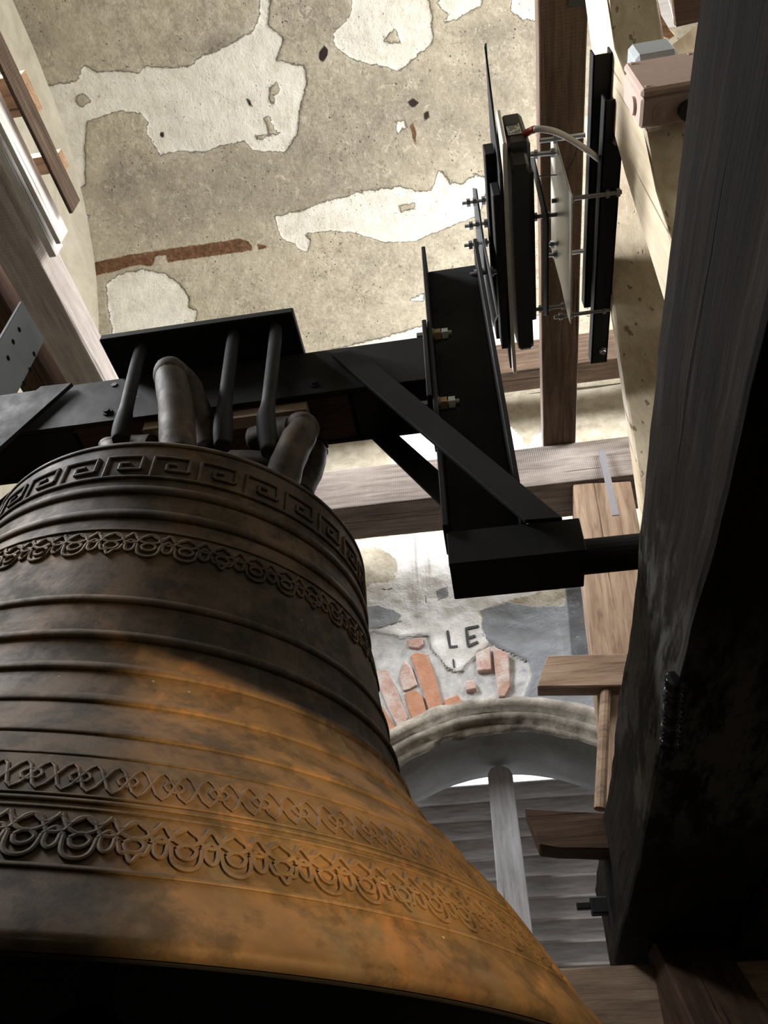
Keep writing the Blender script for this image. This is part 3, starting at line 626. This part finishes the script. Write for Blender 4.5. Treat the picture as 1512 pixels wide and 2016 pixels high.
def cn(L, r, face):                       # L: (px, py, Y) stations up over the head and down again
    P = [Vector(at(x,y,'Y',Y))-Vector((BXc,BYc,.144)) for x,y,Y in L]; pts = spline(P, 8); n = len(pts)
    bm = tube(pts, [r*(1+.05*math.sin(i/n*9)) for i in range(n)], 16); h = P[2]
    bmesh.ops.create_icosphere(bm, subdivisions=3, radius=r*1.12, matrix=Matrix.Translation(h))
    f = Vector(face).normalized()
    if L[0][0] == 590:
     for d, q in ((.30,.30),(-.12,.26),(-.55,.22),(-.9,.34)):      # brow, nose, lips and chin of the worn head
        bmesh.ops.create_icosphere(bm, subdivisions=2, radius=r*q, matrix=Matrix.Translation(h+f*r*(.93 if d != -.12 else 1.05)+Vector((0,0,d*r))))
    for v in bm.verts: v.co += noise.noise_vector(v.co*22)*.004+noise.noise_vector(v.co*70)*.0012
    obj('crown_loop', bm, M_crown, BELL, smooth=True)
cn([(352,905,1.0),(346,800,1.0),(336,738,1.0),(366,765,1.06),(412,895,1.12)], .037, (-.2,-1,0))
cn([(548,965,1.08),(575,890,1.08),(596,845,1.10),(560,850,1.17),(500,870,1.2)], .036, (.3,-1,0))
cn([(590,975,1.22),(614,920,1.25),(618,880,1.28),(590,870,1.28),(540,880,1.26)], .030, (1,-.1,0))
cn([(238,920,1.16),(225,895,1.16),(222,884,1.18),(260,880,1.2),(300,880,1.2)], .030, (-.5,-1,0))
cn([(250,905,1.36),(240,880,1.36),(250,866,1.36),(290,866,1.34),(330,870,1.3)], .030, (-1,0,0))
cn([(430,905,1.42),(432,870,1.42),(434,850,1.40),(430,850,1.34),(425,860,1.3)], .030, (0,1,0))
bm = bmesh.new(); rod(bm, (0,0,.93), (0,0,1.24), .085, 24, .07); obj('crown_post', bm, M_crown, BELL, smooth=False)
bm = tube([(x,y,z) for x,y,z in [(-.33,.0,1.20),(-.15,-.02,1.22),(0,-.03,1.22),(.18,-.02,1.2),(.25,-.03,1.17)]], .038, 12); obj('crown_bar', bm, M_crown, BELL, smooth=True)
bm = bmesh.new(); rod(bm, (0,0,.9), (.01,-.02,.04), .022, 12, .03); bmesh.ops.create_icosphere(bm, subdivisions=3, radius=.075, matrix=Matrix.Translation((.01,-.02,.02)))
rod(bm, (.01,-.02,.02), (.01,-.02,-.1), .035, 12, .02); tag(obj('clapper', bm, M_steel, BELL, smooth=False), None, None)

# ================================================================== HEADSTOCK (black steel yoke)
HS = empty('headstock', 'black painted steel yoke carrying the bell, with cranked arms and braces', 'headstock', loc=(BXc,1.24,.97))
def hp(name, bm, mat=M_steel, parent=None, smooth=False):
    bmesh.ops.translate(bm, verts=bm.verts, vec=(-BXc,-1.24,-.97)); return obj(name, bm, mat, parent or HS, smooth)
def mir(x): return -1.391-x
hp('front_plate', BX(-1.325,-.068,1.15,1.162,1.51,1.69))
hp('rear_plate', BX(-1.325,-.068,1.31,1.322,1.51,1.69))
hp('timber_core', BX(-.99,-.272,1.163,1.309,1.512,1.685,bev=.003), M_packer)
hp('top_rail', BX(-1.325,-.068,1.164,1.308,1.686,1.695))
for a,b in ((-1.325,-1.0),(-.262,-.068)): hp('web_plate', BX(a,b,1.164,1.308,1.512,1.52))
hp('shim', BX(-.80,-.375,1.17,1.205,1.480,1.511,bev=.001), M_shim)
tp = hp('top_plate', BX(-.91,-.392,1.03,1.45,1.698,1.722,bev=.003))
for px, py in ((212,812),(620,757)):
    q = at(px,py,'Y',1.15); bm = bmesh.new(); rod(bm, (q[0],1.15,q[2]), (q[0],1.146,q[2]), .013, 20); hexnut(bm, (q[0],1.143,q[2]), (0,1,0), .008, .006); hp('bolt', bm, M_steel2)
q = at(225,758,'Y',1.15); hp('bolt', ROD((q[0],1.15,q[2]),(q[0],1.147,q[2]),.008), M_rubber)
for s in (0,1):
    m = (lambda a,b: (a,b)) if s == 0 else (lambda a,b: (mir(b),mir(a)))
    # vertical channel arm: web + two flanges
    x0,x1 = m(-.062,-.050); hp('arm_flange', BX(x0,x1,1.15 if s==0 else 1.13,1.245 if s==0 else 1.278,1.03,2.155), M_steel if s==0 else M_greyplate)
    x0,x1 = m(.093,.105); hp('arm_flange', BX(x0,x1,1.15,1.245,1.03,2.155))
    x0,x1 = m(-.050,.093); hp('arm_web', BX(x0,x1,1.233,1.243,1.03,2.15), M_steel2)
    x0,x1 = m(-.075,-.063); hp('end_plate', BX(x0,x1,1.145,1.33,1.44,1.76))
    # box at the foot, gudgeon
    x0,x1 = m(-.056,.208); hp('foot_plate', BX(x0,x1,1.17,1.182,.945,1.03)); hp('foot_plate', BX(x0,x1,1.182,1.30,.955,.967)); hp('foot_plate', BX(x0,x1,1.182,1.30,1.018,1.03)); hp('foot_plate', BX(x0,x1,1.29,1.302,.967,1.018))
    g0,g1 = (.20,.62) if s == 0 else (mir(.20),mir(.5)); hp('gudgeon', ROD((g0,1.24,.985),(g1,1.24,.985),.036,24))
    # diagonal braces, front and rear flats
    for Y,th in ((1.132,.012),(1.326,.012)):
        Q = [at(px,py,'Y',Y) if Y < 1.2 else None for px,py in ((652,697),(702,684),(1108,1019),(1034,1024))] if Y < 1.2 else [np.array((-.37,Y,1.66)),np.array((-.29,Y,1.68)),np.array((.17,Y,1.0)),np.array((.07,Y,1.0))]
        if Y > 1.2: Q = [np.array((-.31,Y,1.64)),np.array((-.25,Y,1.65)),np.array((.17,Y,1.0)),np.array((.09,Y,1.0))]
        if s and Y < 1.2: Q = [at(px,py,'Y',Y) for px,py in ((142,753),(80,760),(-90,901),(-90,960))]
        elif s: Q = [np.array((mir(q[0]),q[1],q[2])) for q in Q]
        hp('brace', prism(Q, (0,th,0), .0015), M_steel2 if Y < 1.2 else M_steel)
    # arm bolts
    for px, py in ((866,660),(880,795)):
        q = at(px,py,'Y',1.175); zc = q[2]; yc = 1.175; bm = bmesh.new()
        X0 = -.05; f = (lambda x: x) if s == 0 else mir
        rod(bm, (f(X0),yc,zc), (f(X0+.05),yc,zc), .009, 12); rod(bm, (f(X0),yc,zc),(f(X0+.004),yc,zc),.020,20)
        rod(bm, (f(-.075),yc,zc),(f(-.092),yc,zc),.014,6)
        o = hp('bolt', bm, M_dzinc)
        bm = bmesh.new(); hexnut(bm, (f(X0+.013),yc,zc), (1,0,0), .0175, .016); b2 = hp('nut', bm, M_yzinc); b2.parent = o
        bm = bmesh.new(); hexnut(bm, (f(X0+.032),yc,zc), (1,0,0), .0165, .016); b2 = hp('nut', bm, M_zinc); b2.parent = o
# holes in the left drilled flange
for px, py in ((38,649),(26,673),(16,705),(67,697),(59,728),(47,755)):
    q = at(px,py,'X',-1.329); hp('bolt_hole', ROD((-1.3295,q[1],q[2]),(-1.3285,q[1],q[2]),.0085,12), M_hole)
# hanger bolts from the top plate to the crown
for pts in ([(268,722),(252,790),(241,840),(237,868)],[(456,690),(446,770),(440,830),(439,880)],[(541,676),(530,780),(524,828),(531,892)],[(375,700),(372,740),(370,800),(368,860)]):
    Y = 1.07 if pts[0][0] != 375 else 1.40
    P = [at(x,y,'Y',Y) for x,y in pts] if Y < 1.2 else [(-.64,1.40,1.70),(-.64,1.40,1.5),(-.64,1.39,1.3),(-.64,1.38,1.18)]
    if Y < 1.2: P = [np.array((P[0][0]-.004,1.07,1.699))]+P
    P = spline(P, 6); n = len(P); bm = tube(P, [.0165 if i < n*.55 else .0165+.006*math.sin((i/n-.55)/.45*PI) for i in range(n)], 14)
    hp('hanger_bolt', bm, M_steel2, smooth=True)

# ================================================================== MOTOR DRIVE
def P(px, py, Z): return Vector(at(px,py,'Z',Z))
def stud(parent, a, b, r=.006, mat=M_dzinc, nuts=()):
    bm = ROD(a, b, r, 10); o = obj('stud', bm, mat, parent); a, b = Vector(a), Vector(b)
    for t, m in nuts:
        bm = bmesh.new(); hexnut(bm, a.lerp(b,t), b-a, .012, .011); obj('nut', bm, m, o)
    return o
def arcplate(X0, X1, r0, r1, a0, a1, n=24, bev=.002, cy=1.18, cz=.6):
    pts = [(X0, cy+r1*math.sin(a), cz+r1*math.cos(a)) for a in np.linspace(a0,a1,n)]+[(X0, cy+r0*math.sin(a), cz+r0*math.cos(a)) for a in np.linspace(a1,a0,n)]
    return prism(pts, (X1-X0,0,0), bev)
RT = empty('drive_sector', 'black disc sector with aluminium ring bolted to the top of the steel arm', 'motor part', loc=(.14,1.18,2.1))
def rp(name, bm, mat, root=None, smooth=False, par=None):
    root = root or RT; bmesh.ops.translate(bm, verts=bm.verts, vec=-root.location); return obj(name, bm, mat, par or root, smooth)
rp('sector_plate', prism([(.172,.70,2.33),(.176,.70,2.36),(.176,1.56,2.30),(.176,1.57,2.06),(.172,1.50,2.06),(.172,.92,2.05)], (.006,0,0), .001), M_steel2)
rp('backing_bar', BX(.142,.170,.90,1.50,2.13,2.20), M_steel)
rp('backing_bar', BX(.150,.171,.97,1.47,2.03,2.11), M_steel)
rp('reaction_ring', arcplate(.181,.192,1.46,1.60,-.24,.26,bev=.002), M_alu)
mp = rp('mounting_plate', prism([at(x,y,'X',.120) for x,y in ((930,370),(936,372),(950,470),(968,560),(978,620),(970,640),(950,560),(938,470))], (.005,0,0), .001), M_greyplate)
for (px,py,Z) in ((910,401,2.26),(915,446,2.2),(914,484,2.14),(925,540,2.07)):
    a = P(px,py,Z); b = a+Vector((.075,0,0)); s_ = stud(RT, a-RT.location, b-RT.location, .005, M_zinc, ((.25,M_zinc),(.5,M_zinc),(.85,M_zinc)))
ST = empty('linear_motor', 'black motor stator block with white rating label on zinc-plated studs', 'motor', loc=(.22,1.18,2.2))
def sp_(name, bm, mat, par=None, smooth=False): return rp(name, bm, mat, ST, smooth, par)
cas = sp_('casing', arcplate(.203,.250,1.46,1.66,-.19,.21,bev=.008), M_casing)
blk = sp_('terminal_block', BX(.203,.262,.872,.955,2.10,2.31,bev=.010), M_casing)
sp_('back_bar', BX(.250,.268,.95,1.42,2.09,2.16,bev=.003), M_casing)
# rating label on the near end
lab = sp_('rating_label', BX(.210,.246,.8695,.8705,2.155,2.225,bev=0), M_paper, blk); lab['label'] = 'white rating label printed with small type'
bm = bmesh.new(); random.seed(3)
for i in range(9):
    x = .212
    while x < .240:
        w = random.uniform(.0015,.005)
        if random.random() < .8: abox(bm, x, min(x+w,.245), .8688, .8694, 2.16+i*.0068, 2.163+i*.0068, 0)
        x += w+.001
ink = sp_('printing', bm, M_ink, blk); ink['kind'] = 'stuff'
# plates
pA = sp_('bracket_plate', prism([at(x,y,'X',.296) for x,y in ((1040,300),(1047,298),(1077,428),(1077,622),(1070,620),(1069,430))], (.005,0,0), .001), M_steel2)
pB = sp_('bracket_plate', prism([at(x,y,'X',.345) for x,y in ((1084,272),(1092,272),(1124,387),(1122,637),(1117,620),(1104,560),(1085,490))], (.004,0,0), .001), M_galv)
Z = 2.2
for (a, b, nn, m) in (((1022,307),(1096,300),(.25,.45,.9),M_zinc),((1062,277),(1152,266),(.35,),M_zinc),((1020,431),(1118,420),(.35,.6,.92),M_dzinc),((1086,396),(1224,378),(.12,.3,.8,.95),M_dzinc),((1078,482),(1124,477),(.2,.5),M_zinc),((1078,503),(1150,494),(.2,),M_zinc),((1028,613),(1118,601),(.4,.55,.9),M_dzinc),((1091,625),(1222,606),(.1,.25,.75,.92),M_dzinc),((930,541),(978,535),(.3,.8),M_dzinc)):
    zc = Z if a[0] > 1000 else 2.05
    A = P(*a,zc); Y_ = A.y; B = Vector(at(b[0],b[1],'Y',Y_)); stud(ST, A-ST.location, B-ST.location, .0065, m, [(t, M_zinc if m is M_zinc else M_dzinc) for t in nn])
# angle irons carrying the stator
def angle(name, xa, y0, y1, z, label, w=.052, h=.05, dx=.0):
    bm = bmesh.new(); p = [(xa,y0,z),(xa+w,y0,z),(xa+w+dx,y1,z),(xa+dx,y1,z)]; prism(p, (0,0,.006), .001, bm); prism([(xa,y0,z),(xa+.006,y0,z),(xa+.006+dx,y1,z),(xa+dx,y1,z)], (0,0,h), .001, bm)
    prism([(xa+w-.006,y0,z),(xa+w,y0,z),(xa+w+dx,y1,z),(xa+w-.006+dx,y1,z)], (0,0,h), .001, bm)
    return tag(obj(name, bm, M_steel), label, 'bracket')
a1_ = P(1168,110,2.26); b1_ = P(1150,607,2.26)
angle('angle_iron', a1_.x, a1_.y, b1_.y, 2.26, 'longer black angle iron behind, nearer the joist', .052, .05, b1_.x-a1_.x)
a2_ = P(1191,199,2.2); b2_ = P(1163,717,2.2)
A2 = angle('angle_iron', a2_.x, a2_.y, b2_.y, 2.2, 'black angle iron in front, with bright bolt heads, beside the pale post', .055, .05, b2_.x-a2_.x)
for px,py in ((1215,278),(1187,692)):
    c = P(px,py,2.19); bm = bmesh.new(); rod(bm, c, c+Vector((0,0,.012)), .012, 16); hexnut(bm, c-Vector((0,0,.004)), (0,0,1), .009, .01); o = obj('bolt', bm, M_dzinc, A2)
# cable
cp = [P(1022,272,2.19),P(1040,260,2.14),P(1060,254,2.1),P(1100,262,2.1),P(1145,288,2.14),P(1172,308,2.22),P(1192,324,2.30)]
sp = spline(cp, 8); CB = tag(obj('cable', tube(sp[14:], .0085, 10), M_cable, smooth=True), 'grey cable curving from the motor to the angle iron', 'cable')
o = obj('sleeve', tube(sp[:15], .0095, 10), M_red, CB, smooth=True); o['label'] = 'red end sleeve'
sp = spline([P(1058,347,2.2),P(1085,345,2.2),P(1112,340,2.2),P(1130,310,2.2),P(1140,275,2.25)], 8)
tag(obj('thin_wire', tube(sp, .0016, 6), M_rubber, smooth=True), 'thin dark wire looping behind the zinc studs', 'wire')

# ================================================================== BOXES, STRAP, SMALL IRON
JB = empty('junction_box', 'pinkish square junction box with knockout rings on the pale brace', 'junction box', loc=(.56,.78,1.86))
def jp(name, bm, mat, par=None, smooth=False): bmesh.ops.translate(bm, verts=bm.verts, vec=-JB.location); return obj(name, bm, mat, par or JB, smooth)
X0, bz, yr = .481, 1.86, .757
bd = jp('body', BX(X0,X0+.16,.720,.787,bz,bz+.178,bev=.006), M_pvc)
jp('lid', BX(X0-.002,X0+.162,.700,.7195,bz-.002,bz+.180,bev=.006), M_pvc)
for dx in (.014,.146):
    for dz in (.014,.164): jp('screw', ROD((X0+dx,.6995,bz+dz),(X0+dx,.6975,bz+dz),.0055,14), M_pvc)
bm = bmesh.new()
for r, h in ((.024,.002),(.018,.004),(.013,.006),(.007,.008)): rod(bm, (X0+.052,yr,bz-h),(X0+.052,yr,bz+.001), r, 28)
jp('knockout', bm, M_pvc, bd)
jp('cable_gland', ROD((X0+.102,yr,bz-.02),(X0+.102,yr,bz+.001), .020, 20), M_rubber, bd)
jp('knockout', ROD((X0-.007,.755,bz+.06),(X0+.001,.755,bz+.06), .020, 20), M_pvc, bd)
tag(obj('conduit_box', BX(.514,.615,.70,.752,2.066,2.165,bev=.010), M_pvcgrey), 'small light grey rounded plastic box above the pink junction box', 'box')
tag(obj('steel_corner_plate', zpoly([(1118,-30),(1156,-30),(1154,10),(1119,14)], 2.765, -.004, .001), M_greyplate), 'small grey steel plate with a hole on the joist, top edge', 'plate')
# iron strap
A_, B_ = at(1182,888,'Y',2.585), at(1211,1016,'Y',2.558)
A_ = at(1184,886,'Y',2.575); B_ = at(1212,1016,'Y',2.545)
bm = prism([A_+np.array([-.015,0,0]),A_+np.array([.015,0,0]),B_+np.array([.015,0,0]),B_+np.array([-.015,0,0])], (0,-.006,0), .001)
tag(obj('iron_strap', bm, M_strap), 'flat grey iron strap across the tie beam and the tan post', 'strap')
tag(obj('strap_bolt', ROD(at(1133,990,'Y',2.66), at(1139,975,'Y',2.66), .012), M_zinc), 'bright bolt end at the head of the tan post', 'bolt')
c = at(1165,1782,'Y',2.85); bm = BX(c[0]-.005,.305,c[1]-.02,c[1]+.02,c[2]-.03,c[2]+.02,bev=.003); abox(bm, c[0]-.05,c[0]-.005,c[1]-.012,c[1]+.012,c[2]-.012,c[2]+.008)
tag(obj('frame_bolt', bm, M_steel), 'black iron bolt end sticking out of the frame near the louvres', 'bolt')
c0, c1 = at(1330,1335,'X',.292), at(1318,1465,'X',.292)
bm = bmesh.new()
pts = spline([c0,(c0+c1)/2+np.array([0,.0,.0]),c1], 24); n = len(pts)
bm = tube(pts, [.013+.0045*math.sin(i*1.9) for i in range(n)], 12); tag(obj('grease_smear', bm, M_tar, smooth=True), 'glossy black ribbed hose glinting on the frame timber', 'smear')  # ribbed tube added for the glints of a grease smear
c = at(1425,1280,'X',.34); 
# ================================================================== FLOODLIGHT on the floor, warm, with flaps added to cut its lit area
LP = Vector((.75,-.15,.12)); aim = Vector((-.22,.78,.32))
FL = empty('floodlight', 'small warm floodlight with added black flaps shaping its beam, standing on the floor', 'lamp', loc=(LP.x,LP.y,-H0))
sl = bpy.data.lights.new('flood_lamp', 'SPOT'); sl.energy = 230; sl.color = (1,.66,.30); sl.shadow_soft_size = .005; sl.spot_size = math.radians(64); sl.spot_blend = .35
so = bpy.data.objects.new('flood_lamp', sl); COL.objects.link(so); so.location = LP; so.rotation_euler = (aim-LP).to_track_quat('-Z','Y').to_euler()
def surf_pt(px, py):
    d = ray(px,py); zz2 = np.linspace(.144,1.05,1500); q = d[None]*(zz2/d[2])[:,None]; g = np.hypot(q[:,0]-BXc,q[:,1]-BYc)-rz(zz2); i = np.where(g < 0)[0]
    return Vector(q[i[0]])
def beam_flap(pa, pb, side, t=.16, w=.16, x0=.12, x1=.12):      # added opaque flap cutting the light, edge on the planes lamp-pa-pb
    a = LP.lerp(Vector(pa), t); b = LP.lerp(Vector(pb), t); e = (b-a).normalized(); v = (aim-LP).normalized()
    s = e.cross(v).normalized()*side; a2 = a-e*x0; b2 = b+e*x1
    bm = prism([a2,b2,b2+s*w,a2+s*w], v*.003, 0); bmesh.ops.translate(bm, verts=bm.verts, vec=-FL.location); obj('added_flap', bm, M_steel, FL)
eA, eB, eC = surf_pt(275,1275), surf_pt(725,1475), surf_pt(268,1690)
FLAPS = [(eA,eB,1),(eC,eA,1)]
bm = bmesh.new(); rod(bm, (0,0,0), (0,0,.02), .12, 20); rod(bm, (0,0,.02),(0,0,LP.z+H0-.06), .012, 12); obj('stand', bm, M_steel, FL)
vd = (aim-LP).normalized(); lh = Vector((0,0,LP.z+H0)); bm = bmesh.new(); rod(bm, lh-vd*.10, lh-vd*.03, .055, 20); obj('housing', bm, M_steel, FL)
def which(pa, pb):                        # choose the side facing away from the lit area
    e = (Vector(pb)-Vector(pa)).normalized(); v = (aim-LP).normalized(); s = e.cross(v); lit = surf_pt(600,1650)-Vector(pa); return -1 if s.dot(lit) > 0 else 1
beam_flap(eA, eB, which(eA,eB), t=.30, w=.31, x1=.34); beam_flap(eC, eA, which(eC,eA), t=.12)
eD, eE = surf_pt(290,1878), surf_pt(1040,1985); beam_flap(eD, eE, which(eD,eE), t=.15)

# ------------------------------------------------------------------ lift the place so that the floor is at zero
for o in list(bpy.data.objects):
    if o.parent is None and o.type in ('MESH','EMPTY'): o.location.z += H0
    if o.name == 'flood_lamp': o.location.z += H0
for o in bpy.data.objects:
    if o.type == 'LIGHT' and o.name.startswith('daylight'): o.location.z += H0
